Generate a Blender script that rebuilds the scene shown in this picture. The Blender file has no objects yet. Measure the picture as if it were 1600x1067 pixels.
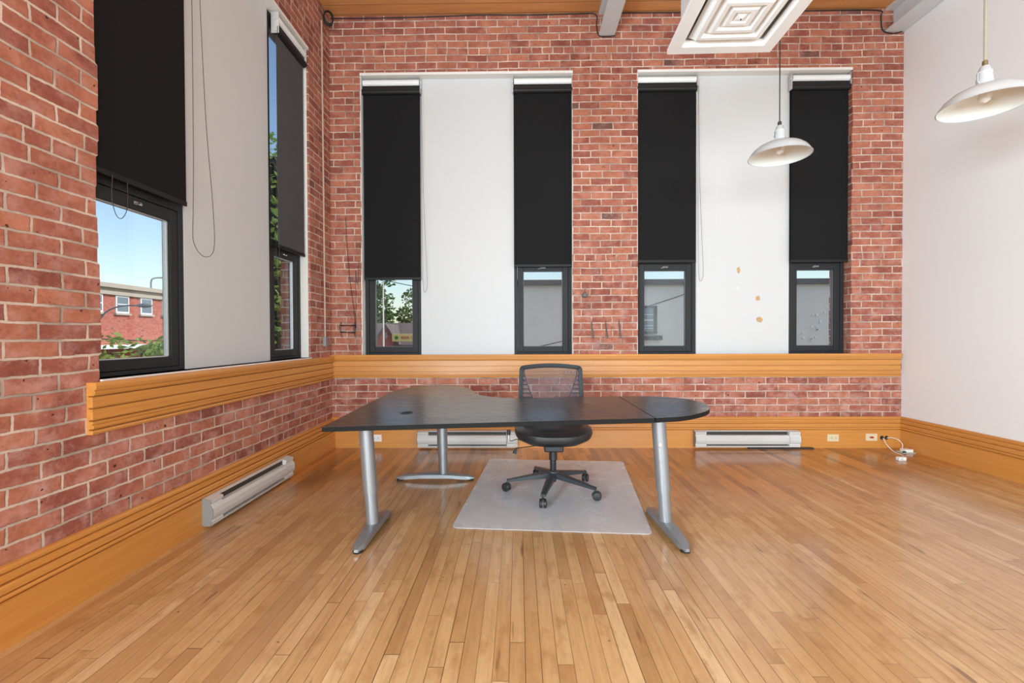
import bpy, bmesh, math, random
from mathutils import Vector, Matrix
random.seed(7)
PI = math.pi
col = bpy.context.scene.collection
scn = bpy.context.scene

# ------------------------------------------------------------------ camera, sky, sun, added fill lights, exposure
cd = bpy.data.cameras.new('camera'); cam = bpy.data.objects.new('camera', cd); col.objects.link(cam)
cd.sensor_width = 36; cd.lens = 711/1600*36; cd.clip_start = .05; cd.clip_end = 400
yaw, pitch, roll = math.radians(.846), math.radians(-.725), math.radians(.2)
fw = Vector((-math.sin(yaw)*math.cos(pitch), math.cos(yaw)*math.cos(pitch), math.sin(pitch)))
r0 = Vector((math.cos(yaw), math.sin(yaw), 0)); u0 = r0.cross(fw)
cr = r0*math.cos(roll)-u0*math.sin(roll); cu = u0*math.cos(roll)+r0*math.sin(roll)
m = Matrix((cr, cu, -fw)).transposed().to_4x4(); m.translation = Vector((0, 0, 1.16))
cam.matrix_world = m
scn.camera = cam
scn.view_settings.view_transform = 'Standard'; scn.view_settings.look = 'None'
scn.view_settings.exposure = 0.0; scn.view_settings.gamma = 1.0; scn.view_settings.use_curve_mapping = False
try:
    scn.cycles.max_bounces = 10; scn.cycles.diffuse_bounces = 6; scn.cycles.transparent_max_bounces = 16
    scn.cycles.sample_clamp_indirect = 6; scn.cycles.use_denoising = True
except Exception: pass

SKY, SUN, REAR, SIDE = 0.19, 3.6, 215, 430
w = bpy.data.worlds.new('sky'); scn.world = w; w.use_nodes = True
nt = w.node_tree; bg = nt.nodes['Background']
sk = nt.nodes.new('ShaderNodeTexSky'); sk.sky_type = 'NISHITA'; sk.sun_disc = False
sk.sun_elevation = math.radians(48); sk.sun_rotation = math.radians(110); sk.air_density = 1.2; sk.dust_density = 1.0; sk.ozone_density = 1.6
nt.links.new(sk.outputs[0], bg.inputs[0]); bg.inputs[1].default_value = SKY

def light(name, kind, loc, direction, energy, color=(1, 1, 1), size=None):
    ld = bpy.data.lights.new(name, kind); o = bpy.data.objects.new(name, ld); col.objects.link(o)
    ld.energy = energy; ld.color = color; o.location = loc
    o.rotation_euler = Vector(direction).to_track_quat('-Z', 'Y').to_euler()
    if size: ld.shape = 'RECTANGLE'; ld.size, ld.size_y = size
    return o
s = light('sun', 'SUN', (20, 4, 30), (-.8, -.12, -.62), SUN, (1, .95, .87)); s.data.angle = .01
# interior fill lights added at unseen window bays, behind the camera and left of it
light('fill_rear_a', 'AREA', (-.95, -4.36, 1.65), (0, 1, .12), REAR, (.77, .925, 1), (1.8, 1.3))
light('fill_rear_b', 'AREA', (2.55, -4.36, 1.65), (0, 1, .12), REAR, (.77, .925, 1), (2.1, 1.3))
light('fill_side', 'AREA', (-1.9, -1.5, 1.6), (1, .1, .12), SIDE, (.77, .925, 1), (2.1, 1.2))

# ------------------------------------------------------------------ room numbers
XL, XR, YB, YR, ZC = -1.96, 3.94, 4.74, -4.5, 4.48
SILL, HEAD = .962, 3.89

# ------------------------------------------------------------------ materials
class N:
    """tiny node-expression helper"""
    def __init__(s, name):
        s.m = bpy.data.materials.new(name); s.m.use_nodes = True
        s.t = s.m.node_tree; s.b = s.t.nodes['Principled BSDF']; s.out = s.t.nodes['Material Output']
    def _set(s, sock, v):
        if isinstance(v, bpy.types.NodeSocket): s.t.links.new(v, sock)
        elif v is not None:
            if isinstance(v, (tuple, list)) and len(v) == 3 and sock.type == 'RGBA': v = (*v, 1)
            sock.default_value = v
    def math(s, op, a, b=None, c=None):
        n = s.t.nodes.new('ShaderNodeMath'); n.operation = op
        for i, v in enumerate((a, b, c)):
            if v is not None: s._set(n.inputs[i], v)
        return n.outputs[0]
    def add(s, a, b): return s.math('ADD', a, b)
    def mul(s, a, b): return s.math('MULTIPLY', a, b)
    def comb(s, x, y, z=0.0):
        n = s.t.nodes.new('ShaderNodeCombineXYZ')
        for i, v in enumerate((x, y, z)): s._set(n.inputs[i], v)
        return n.outputs[0]
    def sep(s, v):
        n = s.t.nodes.new('ShaderNodeSeparateXYZ'); s._set(n.inputs[0], v); return n.outputs
    def obj(s): return s.t.nodes.new('ShaderNodeTexCoord').outputs['Object']
    def normal(s): return s.t.nodes.new('ShaderNodeNewGeometry').outputs['True Normal']
    def noise(s, vec, scale=5, detail=3, rough=.5, out=0):
        n = s.t.nodes.new('ShaderNodeTexNoise'); s._set(n.inputs['Vector'], vec)
        n.inputs['Scale'].default_value = scale; n.inputs['Detail'].default_value = detail; n.inputs['Roughness'].default_value = rough
        return n.outputs[out]
    def white(s, vec, out=0):
        n = s.t.nodes.new('ShaderNodeTexWhiteNoise'); n.noise_dimensions = '3D'; s._set(n.inputs['Vector'], vec); return n.outputs[out]
    def rng(s, v, a, b, c=0., d=1., smooth=True):
        n = s.t.nodes.new('ShaderNodeMapRange'); n.interpolation_type = 'SMOOTHSTEP' if smooth else 'LINEAR'
        s._set(n.inputs['Value'], v)
        for k, x in zip(('From Min', 'From Max', 'To Min', 'To Max'), (a, b, c, d)): n.inputs[k].default_value = x
        return n.outputs[0]
    def ramp(s, f, stops, const=False):
        n = s.t.nodes.new('ShaderNodeValToRGB'); s._set(n.inputs[0], f); cr_ = n.color_ramp
        if const: cr_.interpolation = 'CONSTANT'
        while len(cr_.elements) < len(stops): cr_.elements.new(.5)
        for e, (p, c) in zip(cr_.elements, stops): e.position = p; e.color = (*c, 1)
        return n.outputs[0]
    def mix(s, f, a, b, mode='MIX'):
        n = s.t.nodes.new('ShaderNodeMix'); n.data_type = 'RGBA'; n.blend_type = mode
        s._set(n.inputs[0], f); s._set(n.inputs[6], a); s._set(n.inputs[7], b); return n.outputs[2]
    def bump(s, h, strength=.5, dist=.01):
        n = s.t.nodes.new('ShaderNodeBump'); s._set(n.inputs['Height'], h)
        n.inputs['Strength'].default_value = strength; n.inputs['Distance'].default_value = dist
        s.t.links.new(n.outputs[0], s.b.inputs['Normal'])
    def set(s, **k):
        for a, v in k.items():
            nm = dict(color='Base Color', rough='Roughness', metal='Metallic', alpha='Alpha', spec='Specular IOR Level', coat='Coat Weight', coatr='Coat Roughness', trans='Transmission Weight', sub='Subsurface Weight')[a]
            s._set(s.b.inputs[nm], v)
        return s.m

def plain(name, c, rough=.5, metal=0., var=.06, scale=30, spec=.5, bump=0., bscale=200):
    n = N(name); f = n.noise(n.obj(), scale, 3)
    lo = tuple(max(0, x*(1-var)) for x in c); hi = tuple(min(1, x*(1+var)) for x in c)
    n.set(color=n.mix(f, lo, hi), rough=rough, metal=metal, spec=spec)
    if bump: n.bump(n.noise(n.obj(), bscale, 2), bump, .002)
    return n.m

def brick(name, c1, c2, c3, mortar, outside=False, seed=0.):
    n = N(name); P = n.obj(); x, y, z = n.sep(P); nx, ny, nz = n.sep(n.normal())
    side = n.math('GREATER_THAN', n.math('ABSOLUTE', nx), .5)
    u = n.add(n.mul(x, n.math('SUBTRACT', 1., side)), n.mul(y, side))
    q = n.comb(u, n.mul(z, 1.), n.mul(side, 3.))
    w1 = n.math('SUBTRACT', n.noise(q, 1.7, 2), .5); w2 = n.math('SUBTRACT', n.noise(q, 14, 3), .5); w3 = n.math('SUBTRACT', n.noise(n.comb(u, z, 9.3), 11, 3), .5)
    v = n.add(z, n.add(n.mul(w1, .022), n.mul(w2, .010)))
    uu = n.add(n.add(u, 20.+seed), n.mul(w3, .016))
    CH = .0712
    r = n.math('DIVIDE', n.add(v, 10.03), CH); row = n.math('FLOOR', r); fv = n.math('FRACT', r)
    hd = n.math('COMPARE', n.math('MODULO', row, 30.), 18., .4)
    L = n.math('SUBTRACT', .213, n.mul(hd, .1035))
    rs = n.white(n.comb(row, seed, 1.))
    c = n.add(n.add(n.math('DIVIDE', uu, L), n.mul(n.math('MODULO', row, 2.), .5)), n.mul(rs, .16))
    ci = n.math('FLOOR', c); fu = n.math('FRACT', c)
    du = n.mul(n.math('MINIMUM', fu, n.math('SUBTRACT', 1., fu)), L)
    dv = n.mul(n.math('MINIMUM', fv, n.math('SUBTRACT', 1., fv)), CH)
    d = n.math('MINIMUM', du, dv)
    d = n.add(d, n.mul(n.math('SUBTRACT', n.noise(q, 48, 5, .7), .5), .010))
    face = n.rng(d, .0035, .0075)
    rnd = n.white(n.comb(ci, row, 5.+seed)); rnd2 = n.white(n.comb(ci, row, 8.+seed))
    bc = n.ramp(rnd, [(0, c1), (.3, c2), (.62, c3), (.9, c1), (1., tuple(k*.8 for k in c1))])
    dark = n.math('GREATER_THAN', rnd2, .985)
    bc = n.mix(n.mul(dark, .8), bc, (.09, .06, .06))
    bc = n.mix(n.rng(n.noise(q, 45, 5, .7), .35, .75, 0, .55), bc, tuple(k*.62 for k in c1))
    bc = n.mix(n.rng(n.noise(q, 7, 4, .6), .42, .72, 0, .5), bc, tuple(min(1, k*1.22+.03) for k in c3))
    # old paint and mortar smears, mostly low on the wall
    zz = n.rng(z, .2, 3.6, .48, .10)
    sm = n.mul(n.rng(n.noise(q, 9, 6, .72), .44, .68), zz)
    bc = n.mix(sm, bc, (.62, .40, .37))
    pits = n.rng(n.noise(n.comb(u, z, 2.), 38, 1, .4), .735, .76)
    bc = n.mix(pits, bc, (.08, .03, .025))
    mc = n.mix(n.rng(n.noise(q, 5, 4), .35, .7), mortar, tuple(k*.52 for k in mortar))
    n.set(color=n.mix(face, mc, bc), rough=.8, spec=.25)
    h = n.add(face, n.mul(n.noise(q, 90, 3), .25)); h = n.math('SUBTRACT', h, n.mul(pits, .8))
    n.bump(h, .65, .006)
    return n.m

def wood(name, light_c, dark_c, axis, rough=.35, grain=26, coat=.25, knots=True, plank=None):
    """axis = grain direction 0/1/2 (object space)"""
    n = N(name); P = n.obj(); s = n.sep(P)
    k = [n.mul(s[i], (1.0 if i == axis else grain)) for i in range(3)]
    if plank:
        pa, pw = plank
        pid = n.math('FLOOR', n.math('DIVIDE', n.add(s[pa], 30.), pw)); off = n.mul(n.white(n.comb(pid, 1., 2.)), 9.)
        k[axis] = n.add(k[axis], off)
    v = n.comb(*k)
    g = n.noise(v, 1.6, 6, .6); g2 = n.noise(v, 6, 3, .7)
    f = n.rng(g, .3, .72, 0, .55)
    c = n.mix(f, light_c, dark_c); c = n.mix(n.rng(g2, .5, .8, 0, .18), c, tuple(q*.55 for q in dark_c))
    if plank:
        br = n.white(n.comb(pid, 7., 2.)); c = n.mix(n.mul(br, .35), c, tuple(q*.7 for q in dark_c))
        fr = n.math('FRACT', n.math('DIVIDE', n.add(s[pa], 30.), pw)); e = n.mul(n.math('MINIMUM', fr, n.math('SUBTRACT', 1., fr)), pw)
        gap = n.rng(e, .0012, .003); c = n.mix(gap, (.05, .02, .01), c)
        n.bump(gap, .6, .004)
    if knots: c = n.mix(n.rng(n.noise(P, 3.1, 2), .74, .8, 0, .7), c, tuple(q*.3 for q in dark_c))
    return n.set(color=c, rough=n.rng(g2, 0, 1, rough-.05, rough+.1), coat=coat, coatr=.18)

def floor_mat():
    n = N('maple_strip_floor'); P = n.obj(); x, y, z = n.sep(P)
    BW = .0572
    rr = n.math('DIVIDE', n.add(x, 30.01), BW); row = n.math('FLOOR', rr); fx = n.math('FRACT', rr)
    ln = n.add(.75, n.mul(n.white(n.comb(row, 3., 1.)), .75))
    cc = n.add(n.math('DIVIDE', n.add(y, 20.), ln), n.mul(n.white(n.comb(row, 5., 1.)), 7.)); ci = n.math('FLOOR', cc); fy = n.math('FRACT', cc)
    ex = n.mul(n.math('MINIMUM', fx, n.math('SUBTRACT', 1., fx)), BW); ey = n.mul(n.math('MINIMUM', fy, n.math('SUBTRACT', 1., fy)), ln)
    gw = n.mul(n.math('GREATER_THAN', n.white(n.comb(row, 9., 4.)), .0), n.add(.0000, n.mul(n.math('POWER', n.white(n.comb(row, 9., 5.)), 3.), .0012)))
    gap = n.rng(n.math('SUBTRACT', n.math('MINIMUM', ex, ey), gw), .0001, .0013)
    rnd = n.white(n.comb(row, ci, 1.)); rnd2 = n.white(n.comb(row, ci, 4.))
    gv = n.comb(n.add(n.mul(x, 24.), n.mul(rnd, 50.)), n.add(n.mul(y, 1.5), n.mul(rnd2, 30.)), 0.)
    g = n.noise(gv, 1.5, 6, .62); mott = n.noise(n.comb(n.mul(x, 5.), n.mul(y, 3.), n.mul(rnd, 6.)), 2.2, 4, .6)
    base = n.ramp(rnd, [(0, (.42, .235, .10)), (.2, (.54, .325, .145)), (.45, (.59, .37, .175)), (.7, (.49, .285, .12)), (.85, (.57, .36, .165)), (1, (.66, .45, .235))])
    c = n.mix(n.rng(g, .35, .75, 0, .45), base, (.36, .155, .05))
    c = n.mix(n.rng(mott, .48, .72, 0, .6), c, (.34, .165, .055)); c = n.mix(n.rng(n.noise(gv, 9, 4, .7), .5, .75, 0, .4), c, (.25, .11, .04))
    # unworn amber finish near the back wall, worn pale boards where people walked
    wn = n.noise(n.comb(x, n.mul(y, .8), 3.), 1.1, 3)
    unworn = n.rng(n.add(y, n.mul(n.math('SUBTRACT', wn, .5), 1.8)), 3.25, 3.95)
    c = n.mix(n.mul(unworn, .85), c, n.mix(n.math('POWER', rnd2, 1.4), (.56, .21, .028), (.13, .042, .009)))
    wr = n.noise(n.comb(x, y, 8.), .75, 4); c = n.mix(n.rng(wr, .5, .75, 0, .45), c, (.60, .40, .23))
    st = n.rng(n.noise(n.comb(n.mul(x, 9.), n.mul(y, .9), n.mul(rnd, 3.)), 2., 3, .6), .64, .76, 0, .75)
    c = n.mix(st, c, (.12, .045, .02))
    c = n.mix(n.rng(n.noise(P, 31, 1), .79, .81, 0, .8), c, (.06, .025, .012))
    c = n.mix(gap, (.14, .068, .03), c)
    n.set(color=c, rough=n.rng(n.add(g, n.mul(wn, .7)), .3, 1.2, .22, .40), coat=.5, coatr=.13, spec=.5)
    n.bump(n.add(n.mul(gap, .6), n.mul(g, .12)), .35, .0015)
    return n.m

def glass_mat():
    n = N('window_glass'); t = n.t
    tr = t.nodes.new('ShaderNodeBsdfTransparent'); tr.inputs[0].default_value = (.96, .975, .97, 1)
    gl = t.nodes.new('ShaderNodeBsdfGlossy'); gl.inputs['Roughness'].default_value = .02
    ge = t.nodes.new('ShaderNodeNewGeometry'); dt = t.nodes.new('ShaderNodeVectorMath'); dt.operation = 'DOT_PRODUCT'
    t.links.new(ge.outputs['Normal'], dt.inputs[0]); t.links.new(ge.outputs['Incoming'], dt.inputs[1])
    c1 = n.math('SUBTRACT', 1., n.math('ABSOLUTE', dt.outputs['Value'])); fres = n.add(.03, n.mul(n.math('POWER', c1, 5.), .9))
    mx = t.nodes.new('ShaderNodeMixShader'); t.links.new(fres, mx.inputs[0]); t.links.new(tr.outputs[0], mx.inputs[1]); t.links.new(gl.outputs[0], mx.inputs[2])
    t.links.new(mx.outputs[0], n.out.inputs[0]); return n.m

M = {}
M['brick'] = brick('red_brick_interior', (.28, .082, .058), (.37, .122, .080), (.46, .170, .098), (.64, .51, .43))
M['brick_out'] = brick('red_brick_street', (.42, .10, .065), (.50, .13, .09), (.55, .16, .11), (.45, .26, .2), seed=3.)
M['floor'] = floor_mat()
TL, TD = (.62, .275, .062), (.48, .178, .032)
M['trim_x'] = wood('honey_oak_trim_across', TL, TD, 0, knots=False, grain=42)
M['trim_y'] = wood('honey_oak_trim_along', TL, TD, 1, knots=False, grain=42)
M['ceil'] = wood('pine_deck_ceiling', (.72, .36, .13), (.50, .20, .06), 0, rough=.45, grain=14, plank=(1, .14))
M['white_wall'] = plain('white_painted_wall', (.80, .82, .83), .55, var=.02, scale=1.5, bump=.05, bscale=60)
M['panel'] = plain('grey_white_board_paint', (.60, .615, .625), .5, var=.02, scale=1.5, bump=.04, bscale=60)
M['beam'] = plain('grey_painted_steel', (.62, .66, .68), .4, var=.04, scale=6)
M['white'] = plain('white_paint', (.84, .87, .88), .4, var=.03)
M['plaster'] = plain('rough_white_plaster', (.78, .77, .74), .8, var=.08, scale=40, bump=.5, bscale=90)
M['frame'] = plain('charcoal_window_frame', (.024, .025, .027), .5, var=.08, spec=.22)
M['frame2'] = plain('dark_grey_gasket', (.012, .012, .013), .5)
M['spacer'] = plain('aluminium_spacer', (.62, .63, .64), .35, .3)
M['bead'] = plain('grey_glazing_bead', (.10, .105, .11), .45)
M['glass'] = glass_mat()
M['fabric'] = plain('black_blind_fabric', (.0095, .0098, .0105), .75, var=.1, scale=500, spec=.15, bump=.2, bscale=900)
M['roller'] = plain('black_blind_roll', (.011, .011, .012), .5, var=.1, spec=.3)
M['chrome'] = plain('brushed_chrome', (.66, .66, .66), .25, 1.0, var=.03)
M['silver'] = plain('silver_leg_enamel', (.30, .315, .33), .38, .6, var=.03, scale=4)
M['black'] = plain('black_plastic', (.018, .019, .021), .42, var=.1)
M['black2'] = plain('dark_grey_nylon', (.035, .042, .048), .38, var=.1)
M['black3'] = plain('matte_charcoal_plastic', (.026, .029, .034), .55, var=.08, spec=.3)
M['rubber'] = plain('black_rubber', (.01, .01, .01), .7)
M['seat'] = plain('black_leatherette', (.020, .020, .021), .36, var=.15, scale=12, bump=.1, bscale=60)
M['heater'] = plain('white_heater_enamel', (.60, .61, .60), .35, var=.03, scale=4)
M['heater_side'] = plain('grey_heater_end', (.24, .24, .235), .45)
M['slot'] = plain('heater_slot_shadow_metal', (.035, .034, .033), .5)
M['ivory'] = plain('ivory_plastic', (.70, .60, .40), .35)
M['wplas'] = plain('white_plastic', (.78, .78, .76), .3)
M['red'] = plain('red_plastic', (.5, .02, .015), .35)
M['shade'] = plain('white_lamp_enamel', (.50, .53, .55), .14, var=.02, scale=6)
M['shade_in'] = plain('cream_lamp_enamel', (.74, .76, .72), .3, var=.05, scale=14)
M['brass'] = plain('aged_brass', (.26, .21, .11), .35, .8)
M['cord'] = plain('dark_cord', (.04, .035, .03), .6)
M['gcord'] = plain('grey_green_cord', (.34, .31, .24), .45)
M['iron'] = plain('weathered_iron', (.16, .15, .14), .6, .5, var=.3)
M['conduit'] = plain('painted_conduit', (.50, .36, .29), .5, var=.1)
M['box'] = plain('galvanised_box', (.30, .31, .33), .45, .5)
M['bare'] = plain('bare_board_patch', (.52, .33, .15), .8, var=.3, scale=60)
M['concrete'] = plain('painted_grey_wall', (.80, .71, .62), .85, var=.07, scale=2, bump=.3, bscale=20)
M['coping'] = plain('dark_metal_coping', (.06, .057, .06), .6)
M['cornice'] = plain('tan_stone_cornice', (.46, .40, .33), .8, var=.1)
M['asphalt'] = plain('street_asphalt', (.16, .16, .15), .9, var=.2, scale=2)
M['shingle'] = plain('brown_shingles', (.15, .115, .105), .9, var=.25, scale=5)
M['pane'] = plain('far_window_glass', (.17, .22, .26), .12)
M['bark'] = plain('tree_bark', (.045, .035, .028), .9, var=.3, scale=12, bump=.8, bscale=40)
M['yellow'] = plain('yellow_sign_face', (.75, .58, .20), .5, var=.05)
M['redtxt'] = plain('red_sign_letters', (.5, .05, .03), .5)
M['green'] = plain('green_emblem', (.05, .2, .05), .5)
M['wire'] = plain('black_wire', (.012, .012, .012), .6)
def leafmat(nm, a, b):
    n = N(nm); f = n.noise(n.obj(), 2.2, 3)
    n.set(color=n.mix(n.rng(f, .3, .7), a, b), rough=.6, spec=.3)
    tl = n.t.nodes.new('ShaderNodeBsdfTranslucent'); tl.inputs[0].default_value = (*[min(1, k*1.3) for k in b], 1)
    mx = n.t.nodes.new('ShaderNodeMixShader'); mx.inputs[0].default_value = .3
    n.t.links.new(n.b.outputs[0], mx.inputs[1]); n.t.links.new(tl.outputs[0], mx.inputs[2]); n.t.links.new(mx.outputs[0], n.out.inputs[0]); return n.m
M['leaf'] = leafmat('tree_leaves', (.05, .10, .025), (.14, .22, .05))
M['leaf2'] = leafmat('bright_leaves', (.10, .20, .04), (.32, .42, .10))
def desk_mat():
    n = N('black_brown_ash_veneer'); x, y, z = n.sep(n.obj())
    v = n.comb(n.mul(x, 1.2), n.mul(y, 30.), z); g = n.noise(v, 2.2, 6, .65)
    c = n.mix(n.rng(g, .4, .7), (.014, .0145, .015), (.052, .053, .054))
    c = n.mix(n.rng(n.noise(n.comb(n.mul(x, 3.), n.mul(y, 40.), 2.), 3., 3, .7), .66, .74, 0, .5), c, (.16, .15, .14))
    n.set(color=c, rough=n.rng(g, .3, .7, .24, .34), spec=.85); n.bump(g, .04, .0005); return n.m
M['desk'] = desk_mat()
M['desk_edge'] = plain('black_edge_band', (.009, .009, .009), .6, spec=.12)
def mat_plastic():
    n = N('frosted_vinyl'); P = n.obj(); vo = n.t.nodes.new('ShaderNodeTexVoronoi'); vo.inputs['Scale'].default_value = 55; n.t.links.new(P, vo.inputs['Vector'])
    f = n.noise(P, 5, 5, .65)
    n.set(color=n.mix(f, (.72, .73, .76), (.80, .81, .84)), rough=n.rng(f, .3, .7, .16, .30), alpha=n.rng(f, .3, .7, .60, .68), spec=.7)
    n.bump(n.add(n.mul(vo.outputs[0], .3), n.mul(n.noise(P, 7, 2), .6)), .25, .004); return n.m
M['vinyl'] = mat_plastic()
def mesh_mat(nm, c, alpha, stripe=None):
    n = N(nm); a = alpha
    if stripe:
        x, y, z = n.sep(n.obj()); a = n.add(alpha, n.mul(n.math('SINE', n.mul(z, stripe)), .06))
    n.set(color=c, rough=.7, alpha=a); return n.m
M['mesh'] = mesh_mat('grey_chair_mesh', (.11, .12, .15), .5, 1400.)
M['screen'] = mesh_mat('backlit_screen_fabric', (.075, .079, .087), .92)  # greyer base colour stands in for daylight coming through the blind

# ------------------------------------------------------------------ mesh builder
ROOT = {}
class MB:
    def __init__(s): s.bm = bmesh.new(); s.sm = False
    def box(s, a, b, bev=0.):
        x0, y0, z0 = [min(p, q) for p, q in zip(a, b)]; x1, y1, z1 = [max(p, q) for p, q in zip(a, b)]
        v = [s.bm.verts.new(p) for p in ((x0, y0, z0), (x1, y0, z0), (x1, y1, z0), (x0, y1, z0), (x0, y0, z1), (x1, y0, z1), (x1, y1, z1), (x0, y1, z1))]
        fs = [s.bm.faces.new([v[i] for i in q]) for q in ((3, 2, 1, 0), (4, 5, 6, 7), (0, 1, 5, 4), (1, 2, 6, 5), (2, 3, 7, 6), (3, 0, 4, 7))]
        if bev:
            es = {e for f in fs for e in f.edges}
            bmesh.ops.bevel(s.bm, geom=list(es), offset=bev, segments=2, affect='EDGES', profile=.5)
        return s
    def prism(s, pts, axis, a, b):
        """closed 2D outline extruded along axis; pts are the other two coords in order"""
        def P(p, t):
            q = [0, 0, 0]; o = [i for i in range(3) if i != axis]; q[o[0]], q[o[1]] = p; q[axis] = t; return q
        A = [s.bm.verts.new(P(p, a)) for p in pts]; B = [s.bm.verts.new(P(p, b)) for p in pts]; n = len(pts)
        fs = [s.bm.faces.new(A), s.bm.faces.new(B[::-1])]
        for i in range(n): fs.append(s.bm.faces.new((A[i], B[i], B[(i+1) % n], A[(i+1) % n])))
        bmesh.ops.recalc_face_normals(s.bm, faces=fs)
        return s
    def loft(s, rings, cap=True, closed=True):
        R = [[s.bm.verts.new(p) for p in r] for r in rings]; n = len(R[0]); fs = []
        for i in range(len(R)-1):
            for j in range(n if closed else n-1):
                fs.append(s.bm.faces.new((R[i][j], R[i][(j+1) % n], R[i+1][(j+1) % n], R[i+1][j])))
        if cap: fs += [s.bm.faces.new(R[0][::-1]), s.bm.faces.new(R[-1])]
        bmesh.ops.recalc_face_normals(s.bm, faces=fs); s.sm = True
        return s
    def tube(s, pts, r, n=8, cap=True):
        pts = [Vector(p) for p in pts]; rs = r if isinstance(r, (list, tuple)) else [r]*len(pts); rings = []
        ref = None
        for i, p in enumerate(pts):
            d = (pts[min(i+1, len(pts)-1)]-pts[max(i-1, 0)]).normalized()
            if ref is None: ref = Vector((0, 0, 1)) if abs(d.z) < .9 else Vector((1, 0, 0))
            a = d.cross(ref).normalized(); b = a.cross(d).normalized(); ref = b
            rings.append([p+(a*math.cos(t)+b*math.sin(t))*rs[i] for t in [2*PI*k/n for k in range(n)]])
        return s.loft(rings, cap)
    def lathe(s, prof, c=(0, 0, 0), n=32, cap=False, axis=2):
        rings = []
        for r, z in prof:
            ring = []
            for k in range(n):
                t = 2*PI*k/n; q = [r*math.cos(t), r*math.sin(t), z]
                if axis == 0: q = [q[2], q[0], q[1]]
                if axis == 1: q = [q[0], q[2], q[1]]
                ring.append([c[i]+q[i] for i in range(3)])
            rings.append(ring)
        return s.loft(rings, cap)
    def rot(s, mat):
        bmesh.ops.transform(s.bm, matrix=mat, verts=s.bm.verts); return s
    def build(s, name, mat, parent=None, bevel=0, label=None):
        off = Vector(ROOT.get(parent.name if parent else '', (0, 0, 0)))
        if off.length: bmesh.ops.translate(s.bm, vec=-off, verts=s.bm.verts)
        me = bpy.data.meshes.new(name); s.bm.to_mesh(me); s.bm.free()
        me.materials.append(M[mat] if isinstance(mat, str) else mat)
        o = bpy.data.objects.new(name, me); col.objects.link(o); o.parent = parent
        if parent: ROOT[o.name] = tuple(off)
        if s.sm:
            for p in me.polygons: p.use_smooth = True
            try: me.set_sharp_from_angle(angle=math.radians(38))
            except Exception: pass
        if bevel:
            b = o.modifiers.new('bevel', 'BEVEL'); b.width = bevel; b.segments = 2; b.limit_method = 'ANGLE'; b.angle_limit = .6
        if label: o['label'] = label
        return o
def tag(o, label, cat, group=None):
    o['label'] = label; o['category'] = cat
    if group: o['group'] = group
    return o
def struct(o): o['kind'] = 'structure'; return o
def thing(name, label, cat, loc, group=None, world=True):
    o = bpy.data.objects.new(name, None); col.objects.link(o); o.empty_display_size = .05
    if world: o.location = loc; ROOT[o.name] = tuple(loc)
    return tag(o, label, cat, group)
def empty(name, parent=None):
    o = bpy.data.objects.new(name, None); col.objects.link(o); o.parent = parent; o.empty_display_size = .05
    ROOT[o.name] = ROOT.get(parent.name, (0, 0, 0)) if parent else (0, 0, 0); return o
def copy_tree(o, parent=None):
    c = o.copy(); col.objects.link(c)
    if parent: c.parent = parent
    for ch in list(o.children): copy_tree(ch, c)
    return c
def catenary(a, b, sag, n=14):
    a, b = Vector(a), Vector(b); return [a.lerp(b, i/n)-Vector((0, 0, sag*4*(i/n)*(1-i/n))) for i in range(n+1)]
def smoothpath(pts, n=6):
    """Catmull-Rom through pts"""
    P = [Vector(p) for p in pts]; P = [P[0]*2-P[1]]+P+[P[-1]*2-P[-2]]; out = []
    for i in range(1, len(P)-2):
        for k in range(n):
            t = k/n; out.append(.5*((2*P[i])+(P[i+1]-P[i-1])*t+(2*P[i-1]-5*P[i]+4*P[i+1]-P[i+2])*t*t+(-P[i-1]+3*P[i]-3*P[i+1]+P[i+2])*t**3))
    out.append(P[-2]); return out

# ------------------------------------------------------------------ shell
WT, WL = .33, .28
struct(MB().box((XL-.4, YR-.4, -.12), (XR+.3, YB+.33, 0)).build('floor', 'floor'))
struct(MB().box((XL-.4, YR-.4, ZC), (XR+.3, YB+.33, ZC+.3)).build('ceiling', 'ceil'))
BO = [(-1.645, .567), (1.232, 3.425)]          # openings in the back wall
LO = (2.10, 4.262)                              # bay in the left wall
LHEAD = 3.86
CH = .0712
def jag(edge, z0, z1, amp):
    """stepped edge following the brick courses"""
    pts = []; k = 0; z = z0
    first = -10.03 % CH
    zz = first
    while zz < z0+.004: zz += CH
    zs = [z0]
    while zz < z1-.004: zs.append(zz); zz += CH
    zs.append(z1)
    for a, b in zip(zs, zs[1:]):
        e = edge+random.uniform(-amp, amp)
        pts += [(e, a+.004), (e, b-.004)]
    return pts
b = MB()
b.box((XL-WT, YB, 0), (XR+.3, YB+WT, SILL)).box((XL-WT, YB, HEAD), (XR+.3, YB+WT, ZC))
def pier(mb, e0, e1, axis, a, bb, z0, z1, amp=.005, flip=False):
    # one straight edge against the wall block, one stepped edge facing the opening
    ks = abs(e1-e0)/(e1-e0)
    if flip: left, right = jag(e0, z0, z1, amp), [(e1, z0), (e1, z1)]
    else: left, right = [(e0, z0), (e0, z1)], jag(e1, z0, z1, amp)
    mb.prism(left+right[::-1], axis, a, bb)
for x0, x1, e, fl in ((XL-WT, BO[0][0]-.014, BO[0][0], False), (BO[0][1]+.014, BO[1][0]-.014, None, None), (BO[1][1]+.014, XR+.3, BO[1][1], True)):
    b.box((x0, YB, SILL), (x1, YB+WT, HEAD))
pier(b, BO[0][0]-.014, BO[0][0], 1, YB, YB+WT, SILL, HEAD); pier(b, BO[0][1], BO[0][1]+.014, 1, YB, YB+WT, SILL, HEAD, flip=True)
pier(b, BO[1][0]-.014, BO[1][0], 1, YB, YB+WT, SILL, HEAD); pier(b, BO[1][1], BO[1][1]+.014, 1, YB, YB+WT, SILL, HEAD, .007, flip=True)
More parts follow.
